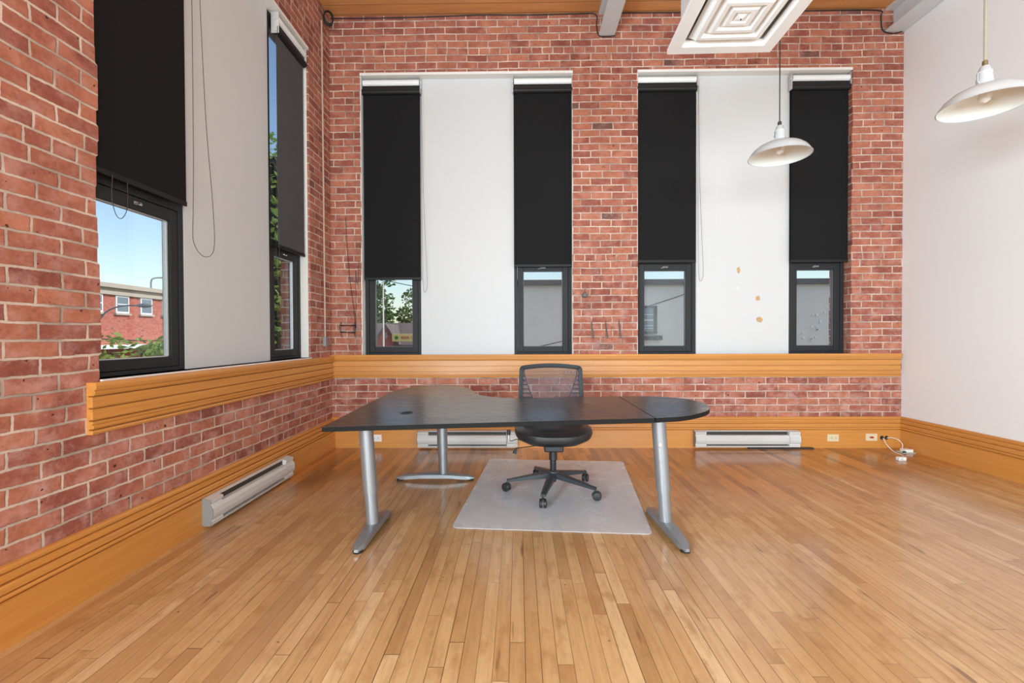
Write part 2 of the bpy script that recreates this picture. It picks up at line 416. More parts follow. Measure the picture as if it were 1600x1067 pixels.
struct(b.build('wall_back', 'brick'))
b = MB(); SO = (-2.6, -.4)                       # unseen second bay on the left, behind the camera, added for the side fill
b.box((XL-WL, YR-.3, 0), (XL, YB, SILL)).box((XL-WL, YR-.3, LHEAD), (XL, YB, ZC))
b.box((XL-WL, YR-.3, SILL), (XL, SO[0], LHEAD)).box((XL-WL, SO[1], SILL), (XL, LO[0]-.014, LHEAD)).box((XL-WL, LO[1]+.01, SILL), (XL, YB, LHEAD))
pier(b, LO[0]-.014, LO[0], 0, XL-WL, XL, SILL, LHEAD, .010); pier(b, LO[1], LO[1]+.01, 0, XL-WL, XL, SILL, LHEAD, .004, flip=True)
struct(b.build('wall_left', 'brick'))
b = MB().box((XR, YR-.3, 0), (XR+.25, YB, ZC))
struct(b.build('wall_right', 'white_wall'))
b = MB(); RO = [(-1.9, 0), (1.45, 3.65)]  # unseen openings, placed to suit the rear fill lights
b.box((XL, YR-.3, 0), (XR, YR, SILL)).box((XL, YR-.3, HEAD), (XR, YR, ZC))
b.box((XL, YR-.3, SILL), (RO[0][0], YR, HEAD)).box((RO[0][1], YR-.3, SILL), (RO[1][0], YR, HEAD)).box((RO[1][1], YR-.3, SILL), (XR, YR, HEAD))
struct(b.build('wall_rear', 'white_wall'))
# plaster lining of the window bays (thin, worn, on the jambs)
b = MB()
for x0, x1 in BO:
    b.box((x0-.004, YB+.012, SILL), (x0+.007, YB+.12, HEAD))
    if x1 < 1: b.box((x1-.007, YB+.012, SILL), (x1+.004, YB+.12, HEAD))
    b.box((x0, YB-.004, HEAD-.022), (x1, YB+.12, HEAD+.004))
struct(b.build('trim_3', 'plaster'))
b = MB().box((XL-.1, LO[1]-.004, SILL), (XL-.02, LO[1]+.002, LHEAD)).box((XL-.1, LO[0], LHEAD-.022), (XL+.003, LO[1], LHEAD+.003))
struct(b.build('trim_4', 'plaster'))

# moulded profiles: (out, z)
RAILP = [(0, .728), (.026, .728), (.030, .738), (.026, .746), (.010, .747), (.010, .753), (.029, .754), (.033, .760), (.033, .771), (.025, .772), (.025, .777), (.030, .778), (.030, .787), (.010, .788), (.010, .795), (.029, .796), (.029, .843), (.010, .844), (.010, .851), (.029, .852), (.029, .899), (.008, .899), (.008, .905), (.034, .906), (.040, .914), (.043, .926), (.036, .927), (.036, .932), (.045, .933), (.048, .95), (.044, .966), (0, .966)]
BASEP = [(0, 0), (.05, 0), (.05, .183), (.042, .187), (.031, .187), (.031, .193), (.046, .195), (.047, .203), (.043, .209), (.027, .210), (.027, .215), (.039, .216), (.039, .240), (.033, .248), (.019, .251), (.019, .256), (.033, .258), (.033, .266), (.026, .270), (.026, .286), (.013, .286), (.013, .291), (.022, .293), (.022, .303), (.016, .312), (.004, .316), (0, .316)]
def mould(name, prof, kind, a, bb, mat):
    """kind: 'back' along x, 'left' along y on the left wall, 'right' on the right wall; mitred at corners by overlap"""
    mb = MB()
    if kind == 'back': mb.prism([(YB-o, z) for o, z in prof], 0, a, bb)
    if kind == 'left': mb.prism([(XL+o, z) for o, z in prof], 1, a, bb)
    if kind == 'right': mb.prism([(XR-o, z) for o, z in prof], 1, a, bb)
    return struct(mb.build(name, mat))
mould('trim_1', RAILP, 'back', XL, XR-.03, 'trim_x')
mould('trim_2', [(o_, z_-.012) for o_, z_ in RAILP], 'left', 2.03, YB-.0, 'trim_y')
mould('baseboard_back', BASEP, 'back', XL, XR, 'trim_x')
mould('baseboard_left', [(o_, z_*.94) for o_, z_ in BASEP], 'left', YR, YB, 'trim_y')
mould('baseboard_right', BASEP, 'right', YR, YB-.0, 'trim_y')
# window stools behind the rail
for i, (x0, x1) in enumerate(BO): struct(MB().box((x0, YB-.01, SILL-.014), (x1, YB+.2, SILL)).build('trim_%d' % (5+i), 'plaster'))
struct(MB().box((XL-.2, LO[0], SILL-.014), (XL+.01, LO[1], SILL)).build('trim_7', 'plaster'))

# painted boards filling the middle of each bay
PY = YB+.085
panels = [((-1.035, -.046), 'left'), ((1.868, 2.836), 'right')]
for i, ((x0, x1), nm) in enumerate(panels):
    o = MB().box((x0, PY, SILL), (x1, PY+.1, HEAD-.02)).build('wall_panel', 'panel')
    lab = 'white painted board panel between the two black blinds of the back wall\'s left bay' if i == 0 else 'white painted panel with three chipped bare patches, behind the hanging lamp'
    tag(o, lab, 'wall panel')
    if i:
        for (px, pz, w_, h_) in ((2.312, 1.845, .045, .085), (2.513, 1.545, .055, .06), (2.53, 1.322, .075, .065), (2.30, 1.66, .04, .014)):
            pts = []
            for k in range(11):
                t = 2*PI*k/11; rr = random.uniform(.3, .55); pts.append((px+w_*rr*math.cos(t), pz+h_*rr*math.sin(t)))
            MB().prism(pts, 1, PY-.0015, PY+.001).build('paint_chip', 'bare' if h_ > .02 else 'plaster', o)
        MB().box((2.075, PY-.001, SILL), (2.078, PY+.002, HEAD-.03)).build('seam', 'beam', o)
o = MB().box((XL-.185, 2.765, SILL), (XL-.085, 3.712, LHEAD-.02)).build('wall_panel', 'panel')
tag(o, 'white painted board panel between the two windows of the left wall', 'wall panel')

# ------------------------------------------------------------------ windows
def window(name, org, ax, width, z1, near_side=False):
    """ax: 'x' for the back wall (room side is -y), 'y' for the left wall (room side is +x). org = (x,y) of start corner at the frame's room face"""
    def R(u0, u1, d0, d1, z0, zz):   # u along wall, d depth away from the room
        if ax == 'x': return (org[0]+u0, org[1]+d0, z0), (org[0]+u1, org[1]+d1, zz)
        return (org[0]-d0, org[1]+u0, z0), (org[0]-d1, org[1]+u1, zz)
    root = bpy.data.objects.new(name, None); col.objects.link(root); struct(root)
    W = width; f = .035; z0 = SILL; zt = 1.915
    fr = MB()
    fr.box(*R(0, f, 0, .09, z0, z1)).box(*R(W-f, W, 0, .09, z0, z1)).box(*R(f, W-f, 0, .09, z0, z0+.022)).box(*R(f, W-f, 0, .09, z1-f, z1)).box(*R(f, W-f, .0, .09, zt, zt+.06))
    fr.build('window_frame', 'frame', root, bevel=.003)
    s_ = .058; sh = MB(); a0, a1, b0, b1 = f+.002, W-f-.002, z0+.024, zt-.002
    sh.box(*R(a0, a0+s_, .006, .06, b0, b1)).box(*R(a1-s_, a1, .006, .06, b0, b1)).box(*R(a0+s_, a1-s_, .006, .06, b0, b0+s_)).box(*R(a0+s_, a1-s_, .006, .06, b1-s_-.01, b1))
    so = sh.build('sash', 'frame', root, bevel=.004)
    bead = 'spacer' if ax == 'y' else 'bead'
    g0, g1, h0, h1 = a0+s_, a1-s_, b0+s_, b1-s_-.01
    gs = MB()
    for (q, r_) in ((g0, g0+.007), (g1-.007, g1)): gs.box(*R(q, r_, .024, .05, h0, h1))
    gs.box(*R(g0, g1, .024, .05, h0, h0+.005)).box(*R(g0, g1, .024, .05, h1-.005, h1)).build('glazing_bead', bead, so)
    MB().box(*R(g0, g1, .034, .038, h0, h1)).build('glass', 'glass', root)
    # fixed light above
    MB().box(*R(f, W-f, .034, .038, zt+.06, z1-f)).build('glass', 'glass', root)
    # latch handle
    c = (W/2, b1-.034); hd = MB()
    hd.box(*R(c[0]-.028, c[0]+.028, -.004, .008, c[1]-.008, c[1]+.008), bev=.002)
    p0 = R(c[0], c[0], -.014, 0, c[1], c[1]); p1 = R(c[0]-.055, c[0], -.022, 0, c[1]-.012, c[1])
    hd.tube([p0[0], Vector(p0[0]).lerp(Vector(p1[0]), .6)+Vector((0, 0, -.006)), p1[0]], .0045, 6)
    hd.tube([R(c[0], c[0], .0, 0, c[1], c[1])[0], R(c[0], c[0], -.016, 0, c[1], c[1])[0]], .006, 8)
    hd.build('handle', 'chrome' if ax == 'y' else 'heater_side', so)
    return root
FY = YB+.1
window('window_1', (-1.632, FY), 'x', .595, HEAD-.02)
window('window_2', (-.046, FY), 'x', .610, HEAD-.02)
window('window_3', (1.236, FY), 'x', .630, HEAD-.02)
window('window_4', (2.838, FY), 'x', .580, HEAD-.02)
FX = XL-.09
window('window_5', (FX, 2.10), 'y', .662, LHEAD-.02)
window('window_6', (FX, 3.714), 'y', .540, LHEAD-.02)

# ------------------------------------------------------------------ roller blinds
def blind(u0, u1, zb, ax, face, label, mat='fabric', ztop=None, cordside=1, loop=1.75, group='black roller blinds', top_open=False):
    """u range along the wall; face = distance coordinate (y for back wall, x for left wall) of the fabric"""
    zt = ztop
    sgn = -1 if ax == 'x' else 1
    def P(u, d, z):                     # d toward the room
        return (u, face+sgn*d, z) if ax == 'x' else (face+sgn*d, u, z)
    root = thing('roller_blind', label, 'blind', P((u0+u1)/2, 0, zb), group)
    def bx(mb, ua, ub, da, db, za, zz, bev=0.): return mb.box(P(ua, da, za), P(ub, db, zz), bev)
    bx(MB(), u0, u1, -.001, .001, zb+.01, zt-.16).build('fabric', mat, root)
    bx(MB(), u0-.002, u1+.002, -.006, .006, zb, zb+.028, .003).build('hem_bar', 'roller', root)
    def roll(ua, ub, d, z, r, n=20):
        return MB().lathe([(r*.2, ua), (r, ua), (r, ub), (r*.2, ub)], c=(0, face+sgn*d, z) if ax == 'x' else (face+sgn*d, 0, z), n=n, cap=True, axis=0 if ax == 'x' else 1)
    r1 = roll(u0-.008, u1+.008, .006, zt-.155, .031)
    bx(r1, u0-.004, u1+.004, -.02, .012, zt-.13, zt-.085)
    r1.build('black_roll', 'roller', root)
    roll(u0+.0, u1-.0, .0, zt-.062, .033).build('white_roll', 'white', root)
    for u, us in ((u0-.014, u0-.016), (u1+.008, u1+.016)):
        br = MB(); bx(br, u, u+.006, -.035, .03, zt-.18, zt-.008, .002); u = us
        for z in (zt-.155, zt-.062):
            br.lathe([(.002, u-.006), (.016, u-.006), (.016, u+.006), (.002, u+.006)], c=(0, face+sgn*.004, z) if ax == 'x' else (face+sgn*.004, 0, z), n=12, cap=True, axis=0 if ax == 'x' else 1)
        br.build('bracket', 'spacer', root)
    if cordside is not None:
        us = (u1+.016 if cordside > 0 else u0-.016); k = .05*(1 if cordside > 0 else -1)
        zl = loop
        pts = [P(us, .02, zt-.13), P(us+.003, .015, (zt+zl)/2), P(us+.008, .015, zl+.25), P(us+.004+.2*k, .016, zl+.06), P(us+.6*k, .018, zl), P(us+1.15*k, .02, zl+.07), P(us+1.0*k, .02, zl+.3), P(us+.4*k, .02, (zt+zl)/2), P(us+.1*k, .024, zt-.13)]
        MB().tube(smoothpath(pts, 6), .0016, 5).build('chain_cord', 'cord', root)
    return root
BY = YB+.045
blind(-1.622, -1.030, 1.752, 'x', BY, 'black roller blind of the back wall\'s first window, hanging lowest, over the corner', ztop=HEAD-.02, cordside=1, loop=1.62)
blind(-.040, .557, 1.880, 'x', BY, 'black roller blind just right of the left white panel, above the chair', ztop=HEAD-.02, cordside=1, loop=1.75)
blind(1.243, 1.845, 1.918, 'x', BY, 'black roller blind left of the panel with chipped patches', ztop=HEAD-.02, cordside=1, loop=1.72)
blind(2.832, 3.428-.012, 1.912, 'x', BY, 'black roller blind nearest the white right wall, behind the hanging lamp', ztop=HEAD-.02, cordside=1, loop=1.72)
blind(2.13, 2.722, 1.945, 'y', XL-.04, 'large near black roller blind on the left wall, lower window open below it', ztop=LHEAD-.02, cordside=None)
blind(3.76, 4.225, 1.90, 'y', XL-.035, 'sheer roller blind on the left wall nearest the corner, backlight painted in grey', mat='screen', ztop=LHEAD-.02, cordside=-1, loop=1.72)
# long cord loops by the near left blind
o = MB().tube(smoothpath([(XL-.012, 2.752, 3.72), (XL-.012, 2.752, 3.0), (XL-.012, 2.75, 2.3), (XL-.014, 2.745, 1.93), (XL-.018, 2.75, 1.74), (XL-.018, 2.84, 1.665), (XL-.018, 2.935, 1.73), (XL-.018, 2.93, 2.0), (XL-.014, 2.87, 2.5), (XL-.012, 2.83, 3.1), (XL-.012, 2.80, 3.72)], 8), .0019, 5).build('blind_cord', 'cord')
tag(o, 'long thin dark blind cord looping down over the left wall\'s white panel', 'cord')
o = MB().tube(smoothpath([(XL-.018, 2.20, 1.95), (XL-.018, 2.195, 1.84), (XL-.018, 2.215, 1.765), (XL-.018, 2.245, 1.75), (XL-.018, 2.275, 1.79), (XL-.018, 2.285, 1.86), (XL-.018, 2.285, 1.95)], 6), .0017, 5).build('blind_cord', 'cord')
tag(o, 'short cord loop hanging below the near left blind in front of the glass', 'cord')

# ------------------------------------------------------------------ ceiling steel, diffuser, lamps
def ibeam(xc, wd, y0, y1, zb, label, cat='beam'):
    mb = MB(); mb.box((xc-wd/2, y0, zb), (xc+wd/2, y1, zb+.018)).box((xc-.008, y0, zb+.018), (xc+.008, y1, ZC-.02)).box((xc-wd/2, y0, ZC-.02), (xc+wd/2, y1, ZC+.002))
    o = mb.build('ceiling_beam', 'beam', bevel=.003); return tag(o, label, cat)
ibeam(.915, .165, YR, YB, 4.245, 'grey steel ceiling beam running to the middle of the brick wall')
ibeam(3.84, .185, YR, YB, 4.245, 'grey steel ceiling beam along the top of the white right wall')
def rect_ring(mb, c, ax, ay, az, s_in, s_out, z_in, z_out, th=.004):
    R = [[(-s_out, -s_out, z_out), (s_out, -s_out, z_out), (s_out, s_out, z_out), (-s_out, s_out, z_out)], [(-s_in, -s_in, z_in), (s_in, -s_in, z_in), (s_in, s_in, z_in), (-s_in, s_in, z_in)]]
    R += [[(x, y, z+th) for x, y, z in R[1]], [(x, y, z+th) for x, y, z in R[0]]]
    V = [[mb.bm.verts.new((c[0]+x, c[1]+y, c[2]+z)) for x, y, z in r] for r in R]; fs = []
    for i in range(4):
        for j in range(4): fs.append(mb.bm.faces.new((V[i][j], V[i][(j+1) % 4], V[(i+1) % 4][(j+1) % 4], V[(i+1) % 4][j])))
    bmesh.ops.recalc_face_normals(mb.bm, faces=fs)
DC = (1.185, 2.455, 2.84)
t = thing('air_diffuser', 'square white louvred air diffuser hanging below the ceiling', 'air vent', DC)
mb = MB(); rect_ring(mb, DC, 0, 0, 0, .235, .300, 0, 0, .03); rect_ring(mb, DC, 0, 0, 0, .222, .235, .03, 0); mb.build('outer_frame', 'white', t)
for (si, so_, zi, zo) in ((.175, .205, .0, .035), (.115, .150, .0, .035), (.062, .100, .002, .032)):
    mb = MB(); rect_ring(mb, DC, 0, 0, 0, si-.022, si, zi, zi, .004); rect_ring(mb, DC, 0, 0, 0, si, so_, zi, zo); rect_ring(mb, DC, 0, 0, 0, si-.042, si-.022, zi+.04, zi); mb.build('louvre', 'white', t)
mb = MB(); rect_ring(mb, DC, 0, 0, 0, .003, .05, -.004, .02)
mb.box((DC[0]-.003, DC[1]-.003, DC[2]-.004), (DC[0]+.003, DC[1]+.003, DC[2])); mb.build('centre_plate', 'white', t)
MB().lathe([(.001, 0), (.004, 0), (.004, .004), (.001, .004)], c=(DC[0], DC[1], DC[2]-.008), n=10, cap=True).build('screw', 'frame', t)
mb = MB().box((DC[0]-.24, DC[1]-.24, DC[2]+.20), (DC[0]+.24, DC[1]+.24, ZC))
for sx in (-1, 1): mb.box((DC[0]+sx*.235, DC[1]-.24, DC[2]+.03), (DC[0]+sx*.24, DC[1]+.24, DC[2]+.2)).box((DC[0]-.24, DC[1]+sx*.235, DC[2]+.03), (DC[0]+.24, DC[1]+sx*.24, DC[2]+.2))
mb.build('duct_box', 'beam', t)
MB().lathe([(.17, 0), (.17, .02)], c=(DC[0], DC[1], DC[2]+.17), n=24, cap=True).build('duct_collar', 'slot', t)
for i, v in enumerate(t.children): pass
t.rotation_euler = (0, math.radians(.6), math.radians(-2.0))

def pendant(x, y, zr, label, cordmat, rod):
    t = thing('pendant_lamp', label, 'lamp', (x, y, zr), 'white enamel pendant lamps')
    R = .205
    prof = [(.036, .118), (.040, .112), (.060, .104), (.10, .092), (.145, .070), (.178, .042), (.196, .016), (.203, .002), (.208, -.004)]
    inn = [(.203, -.003), (.192, .014), (.172, .038), (.142, .062), (.098, .083), (.055, .095), (.03, .100)]
    MB().lathe([(r, z) for r, z in prof]+[(.205, -.006)], c=(x, y, zr), n=48).build('shade', 'shade', t)
    MB().lathe(inn, c=(x, y, zr), n=48).build('shade_lining', 'shade_in', t)
    MB().lathe([(.03, .105), (.037, .11), (.037, .15), (.034, .155), (.034, .185), (.030, .19), (.022, .215), (.012, .222)], c=(x, y, zr), n=24, cap=True).build('socket_neck', 'shade', t)
    mb = MB()
    for sx in (-1,): mb.tube([(x+sx*.037, y-.01, zr+.115), (x+sx*.05, y-.01, zr+.13), (x+sx*.05, y-.01, zr+.17), (x+sx*.036, y-.01, zr+.178)], .0025, 6)
    mb.build('clip', 'shade', t)
    MB().lathe([(.008, .22), (.013, .222), (.013, .246), (.006, .252)], c=(x, y, zr), n=12, cap=True).build('cord_grip', 'brass' if rod else 'cord', t)
    MB().tube([(x, y, zr+.25), (x, y, ZC)], .0075 if rod else .0042, 8).build('cord', cordmat, t)
    MB().lathe([(.012, .11), (.018, .09), (.028, .06), (.030, .045), (.024, .025), (.008, .014), (.001, .012)], c=(x, y, zr), n=20).build('bulb', 'wplas', t)
    MB().lathe([(.01, -.04), (.055, -.012), (.06, 0)], c=(x, y, ZC), n=24, cap=True).build('ceiling_canopy', 'shade', t)
pendant(1.904, 3.36, 2.462, 'white pendant lamp hanging on a dark cord before the back wall', 'cord', False)
pendant(2.640, 2.63, 2.455, 'larger nearer white pendant lamp, on a stem before the white wall', 'gcord', True)

# ------------------------------------------------------------------ desk
def leg(root, top, base, a0, a1, along, ztop, rotz=0.):
    """telescopic T leg: top/base (x,y) of the post, foot from a0 to a1 along axis 'along'"""
    L = empty('leg', root)
    T = lambda z: (base[0]+(top[0]-base[0])*z/ztop, base[1]+(top[1]-base[1])*z/ztop, z)
    MB().tube([T(.045), T(.40)], .036, 24).build('lower_post', 'silver', L)
    MB().tube([T(.24), T(ztop)], .041, 24).build('upper_post', 'silver', L)
    k = T(.52); MB().tube([(k[0]-.012, k[1]-.037, k[2]), (k[0]-.014, k[1]-.047, k[2])], .008, 10).build('height_knob', 'chrome', L)
    # foot: side profile tapered to both ends, rounded plan
    n = 14; rings = []
    ctr = base
    for i in range(n+1):
        t = i/n; a = a0+(a1-a0)*t; e = min(t, 1-t)
        hw = .036*min(1, .62+e*9)**.8 * (.8+.35*min(1, e*2.6)); zt_ = .036+.026*math.sin(min(1, e*2)*PI/2); zb = .013 if e < .12 else .013+.012*min(1, (e-.12)*5)
        if e == 0: hw *= .55; zt_ -= .008
        sec = [(-hw, zb), (hw, zb), (hw, zt_-.008), (hw*.75, zt_), (-hw*.75, zt_), (-hw, zt_-.008)]
        if along == 'y': rings.append([(ctr[0]+s_, a, z) for s_, z in sec])
        else: rings.append([(a, ctr[1]+s_, z) for s_, z in sec])
    R_ = Matrix.Translation((ctr[0], ctr[1], 0)) @ Matrix.Rotation(rotz, 4, 'Z') @ Matrix.Translation((-ctr[0], -ctr[1], 0))
    MB().loft(rings).rot(R_).build('foot', 'silver', L)
    for a in (a0+.03, a1-.03):
        c = (ctr[0], a, 0) if along == 'y' else (a, ctr[1], 0)
        MB().lathe([(.02, 0), (.026, .002), (.026, .016)], c=c, n=16, cap=True).rot(R_).build('glide', 'rubber', L)
    MB().box((top[0]-.05, top[1]-.16, ztop-.004), (top[0]+.05, top[1]+.16, ztop+.012)).build('top_plate', 'silver', L)
def deskz(x): return .74+.0235*(x-.7)
def slab(mb, outline, th):
    A = [mb.bm.verts.new((x, y, deskz(x))) for x, y in outline]; B = [mb.bm.verts.new((x, y, deskz(x)-th)) for x, y in outline]; n = len(A)
    fs = [mb.bm.faces.new(A), mb.bm.faces.new(B[::-1])]+[mb.bm.faces.new((A[i], A[(i+1) % n], B[(i+1) % n], B[i])) for i in range(n)]
    bmesh.ops.recalc_face_normals(mb.bm, faces=fs)
desk = thing('corner_desk', 'black-brown L-shaped office desk with rounded end on silver T legs', 'desk', (0, 2.9, 0))
curve = smoothpath([(.685, 3.143), (.398, 3.165), (.131, 3.172), (-.012, 3.179), (-.13, 3.235), (-.26, 3.362), (-.344, 3.546), (-.405, 3.797), (-.50, 4.0), (-.63, 4.115), (-.816, 4.155), (-.96, 4.08), (-1.045, 3.87), (-1.05, 3.6)], 5)
main = [(-.998, 2.282), (.690, 2.313)]+[(p.x, p.y) for p in curve]+[(-1.03, 2.9)]
def edge_band(o):
    o.data.materials.append(M['desk_edge'])
    for p in o.data.polygons:
        if p.normal.z < .5: p.material_index = 1
mb = MB(); slab(mb, main, .024); edge_band(mb.build('tabletop', 'desk', desk, bevel=.0015))
e2 = smoothpath([(.694, 2.313), (.83, 2.338), (.95, 2.413), (1.056, 2.535), (1.112, 2.70), (1.112, 2.83), (1.055, 2.99), (.93, 3.09), (.80, 3.132), (.689, 3.141)], 5)
mb = MB(); slab(mb, [(p.x, p.y) for p in e2], .024); edge_band(mb.build('end_leaf', 'desk', desk, bevel=.0015, label='half-round end leaf of the desk'))
gz = deskz(-.66)
MB().lathe([(.027, .001), (.034, .0035), (.040, .0)], c=(-.66, 2.668, gz), n=28).build('cable_grommet', 'black', desk)
MB().lathe([(.028, .0), (.028, .0012)], c=(-.66, 2.668, gz), n=28, cap=True).build('cable_hole', 'rubber', desk)
leg(desk, (-.905, 2.66), (-.862, 2.66), 2.385, 2.945, 'y', deskz(-.9)-.036, rotz=math.radians(-1.0))
leg(desk, (.822, 2.70), (.872, 2.70), 2.405, 3.0, 'y', deskz(.82)-.036, rotz=math.radians(3.5))
leg(desk, (-.625, 3.64), (-.609, 3.64), -.99, -.362, 'x', deskz(-.62)-.036)
mb = MB()
for y_ in (2.55, 2.86): mb.tube([(-.88, y_, deskz(-.88)-.038), (.80, y_, deskz(.80)-.038)], .012, 4)
mb.build('support_rail', 'black', desk)

# ------------------------------------------------------------------ chair mat
o = MB(); c4 = [(-.41, 2.726), (.775, 2.641), (.952, 4.169), (-.275, 4.255)]
outl = []
for i in range(4):
    p = Vector(c4[i]); a = (Vector(c4[i-1])-p).normalized(); b_ = (Vector(c4[(i+1) % 4])-p).normalized()
    for k in range(6):
        t = k/5; outl.append(tuple((p+a*.04*(1-t)**2+b_*.04*t*t)))
o.prism(outl, 2, .0015, .0045)
tag(o.build('chair_mat', 'vinyl'), 'translucent frosted plastic floor mat under the office chair', 'floor mat')

# ------------------------------------------------------------------ office chair (local: faces -y, origin on the floor)
ch = thing('office_chair', 'black swivel office chair with grey mesh back behind the desk', 'chair', (0, 0, 0), world=False)
ROOT[ch.name] = (0, 0, 0)
def superell(rx, ry, z, n=40, e=2.6, cy=0, arch=0.):
    out = []
    for k in range(n):
        t = 2*PI*k/n; c, s_ = math.cos(t), math.sin(t)
        x = rx*math.copysign(abs(c)**(2/e), c); y = ry*math.copysign(abs(s_)**(2/e), s_)
        out.append((x, cy+y, z-arch*max(0, -y/ry)**3*.02))
    return out
rings = [superell(.10, .10, .500), superell(.20, .18, .502, arch=.3), superell(.252, .225, .496, arch=1), superell(.280, .255, .478, arch=1.2), superell(.285, .258, .452, arch=1.2), superell(.275, .250, .428, arch=1.)]
MB().loft(rings).build('seat', 'seat', ch)
MB().loft([superell(.278, .252, .430, arch=1.), superell(.262, .242, .408), superell(.20, .20, .378), superell(.12, .12, .360)]).build('seat_shell', 'black', ch)
MB().box((-.07, -.10, .315), (.07, .12, .362), bev=.01).build('tilt_mechanism', 'black', ch)
MB().lathe([(.014, .12), (.014, .30)], n=20, cap=True).build('gas_lift', 'black', ch)
MB().lathe([(.026, .235), (.030, .24), (.030, .315), (.02, .32)], n=20, cap=True).build('column_cover', 'black', ch)
MB().lathe([(.020, .075), (.022, .08), (.024, .245), (.02, .25)], n=20, cap=True).build('column_tube', 'black', ch)
# five star base with casters
hub = MB().lathe([(.03, .10), (.045, .105), (.048, .135), (.040, .155), (.025, .16)], n=24, cap=True)
base = hub.build('base_hub', 'black2', ch)
for deg in (182, 254, 326, 38, 110):
    a = math.radians(deg); rings = []
    for t in (0, .15, .4, .7, .92, 1):
        r_ = .03+t*.312; hw = .030-.013*t; zt_ = .150-.048*t-.008*t*t; th = .042-.024*t
        rings.append([(r_, -hw, zt_-th), (r_, hw, zt_-th), (r_, hw, zt_-.004), (r_, hw*.55, zt_), (r_, -hw*.55, zt_), (r_, -hw, zt_-.004)])
    MB().loft(rings).rot(Matrix.Rotation(a, 4, 'Z')).build('base_arm', 'black2', ch)
    c = empty('caster', ch); ROOT[c.name] = (0, 0, 0)
    T = Matrix.Translation((.337*math.cos(a), .337*math.sin(a), 0)) @ Matrix.Rotation(a+random.uniform(-.7, .7), 4, 'Z')
    MB().tube([(0, 0, .05), (0, 0, .098)], .007, 10).rot(T).build('stem', 'black', c)
    for sy in (-1, 1):
        MB().lathe([(.010, sy*.006), (.029, sy*.006), (.0315, sy*.010), (.0315, sy*.018), (.026, sy*.024), (.012, sy*.026)], c=(.012, 0, .036), n=24, cap=True, axis=1).rot(T).build('wheel', 'black', c)
    hd = MB(); ar = [(-.004+.034*math.cos(q), .036+.034*math.sin(q)) for q in [PI*k/10 for k in range(11)]]
    hd.prism([(p[0]+.012, p[1]) for p in ar], 1, -.006, .006); hd.rot(T).build('hood', 'black2', c)
# back: curved frame, mesh, slats, spine
def backpt(x, z):   # bowed and reclined
    return (x, .255+.05*(z-.5)-.10*(x/.26)**2*.5, z)
def halfw(z): return .246+.012*min(1, max(0, (.94-z)/.3))
loop = []
for k in range(15): z = .545+(.88-.545)*k/14; loop.append(backpt(-halfw(z), z))
for k in range(1, 7): t = PI/2*k/6; loop.append(backpt(-halfw(.9)+.035-.035*math.cos(t), .885+.035*math.sin(t)+.0))
for k in range(1, 12): x = -.211+.422*k/12; loop.append(backpt(x, .920+.014*(1-(x/.211)**2)))
right = [(-p[0], p[1], p[2]) for p in loop[:21]][::-1]
loop += right
fr = MB(); rings = []
# rectangular section frame following the loop
P = [Vector(p) for p in loop]
inner_c = Vector((0, .26, .70))
for i, p in enumerate(P):
    d = (P[min(i+1, len(P)-1)]-P[max(i-1, 0)]).normalized(); yv = Vector((0, 1, 0)); nrm = d.cross(yv).normalized()
    if (inner_c-p).dot(nrm) < 0: nrm = -nrm
    w_ = .034
    rings.append([p-yv*.012, p+nrm*w_*.5-yv*.014, p+nrm*w_-yv*.008, p+nrm*w_+yv*.006, p+yv*.014])
fr.loft(rings)
fr.tube([backpt(-.24, .555), (-.12, .27, .52), (0, .27, .51), (.12, .27, .52), backpt(.24, .555)], .016, 8)
fr.build('back_frame', 'black3', ch)
def grid(mb, f, nu, nv):
    V = [[mb.bm.verts.new(f(i/nu, j/nv)) for i in range(nu+1)] for j in range(nv+1)]
    for j in range(nv):
        for i in range(nu): mb.bm.faces.new((V[j][i], V[j][i+1], V[j+1][i+1], V[j+1][i]))
    mb.sm = True; return mb
def curvew(z):      # half width of the open mesh shield, narrowing downward
    t = max(0, min(1, (.905-z)/.36)); return .212-.13*t**1.6
me_ = grid(MB(), lambda u, v: (lambda z: (lambda x: (x, backpt(x, z)[1]-.004, z))((-1+2*u)*(halfw(z)-.02)))(.53+v*(.918-.53)), 16, 12)
bm_ = me_.bm; r_ = bmesh.ops.solidify(bm_, geom=bm_.faces[:], thickness=.002)
me_.build('mesh_back', 'mesh', ch)
rb = MB()
for sx in (-1, 1):
    rb.tube([(sx*curvew(z), backpt(curvew(z), z)[1]+.006, z) for z in [.90-.37*k/14 for k in range(15)]], .0045, 6)
    for k in range(9):
        z = .835-k*.034; x0, x1 = sx*(curvew(z)), sx*(halfw(z)-.02)
        rb.box((min(x0, x1), backpt(x0, z)[1]+.004, z-.006), (max(x0, x1), backpt(x0, z)[1]+.011, z+.006))
rb.build('back_ribs', 'black', ch)
MB().tube(smoothpath([(0, .08, .36), (0, .22, .365), (0, .30, .40), (0, .31, .48), (0, .285, .56)], 5), [.022]*20+[.022], 10).build('back_bracket', 'black', ch)
lv = MB().tube(smoothpath([(-.10, -.06, .41), (-.22, -.09, .40), (-.27, -.12, .415), (-.31, -.13, .405), (-.325, -.13, .42)], 4), .0035, 6)
lv.tube([(-.325, -.13, .405), (-.325, -.13, .46)], .008, 10); hl = lv.build('height_lever', 'chrome', ch)
MB().tube([(-.325, -.13, .45), (-.325, -.13, .485)], .013, 12).build('lever_knob', 'black', hl)
lv = MB().tube([(-.06, -.02, .355), (-.2, -.10, .355), (-.275, -.12, .352)], .0035, 6)
lv.tube([(-.275, -.12, .35), (-.285, -.122, .315)], [.005, .015], 10); lv.build('tilt_lever', 'black', ch)
ch.location = (.252, 3.365, .004)

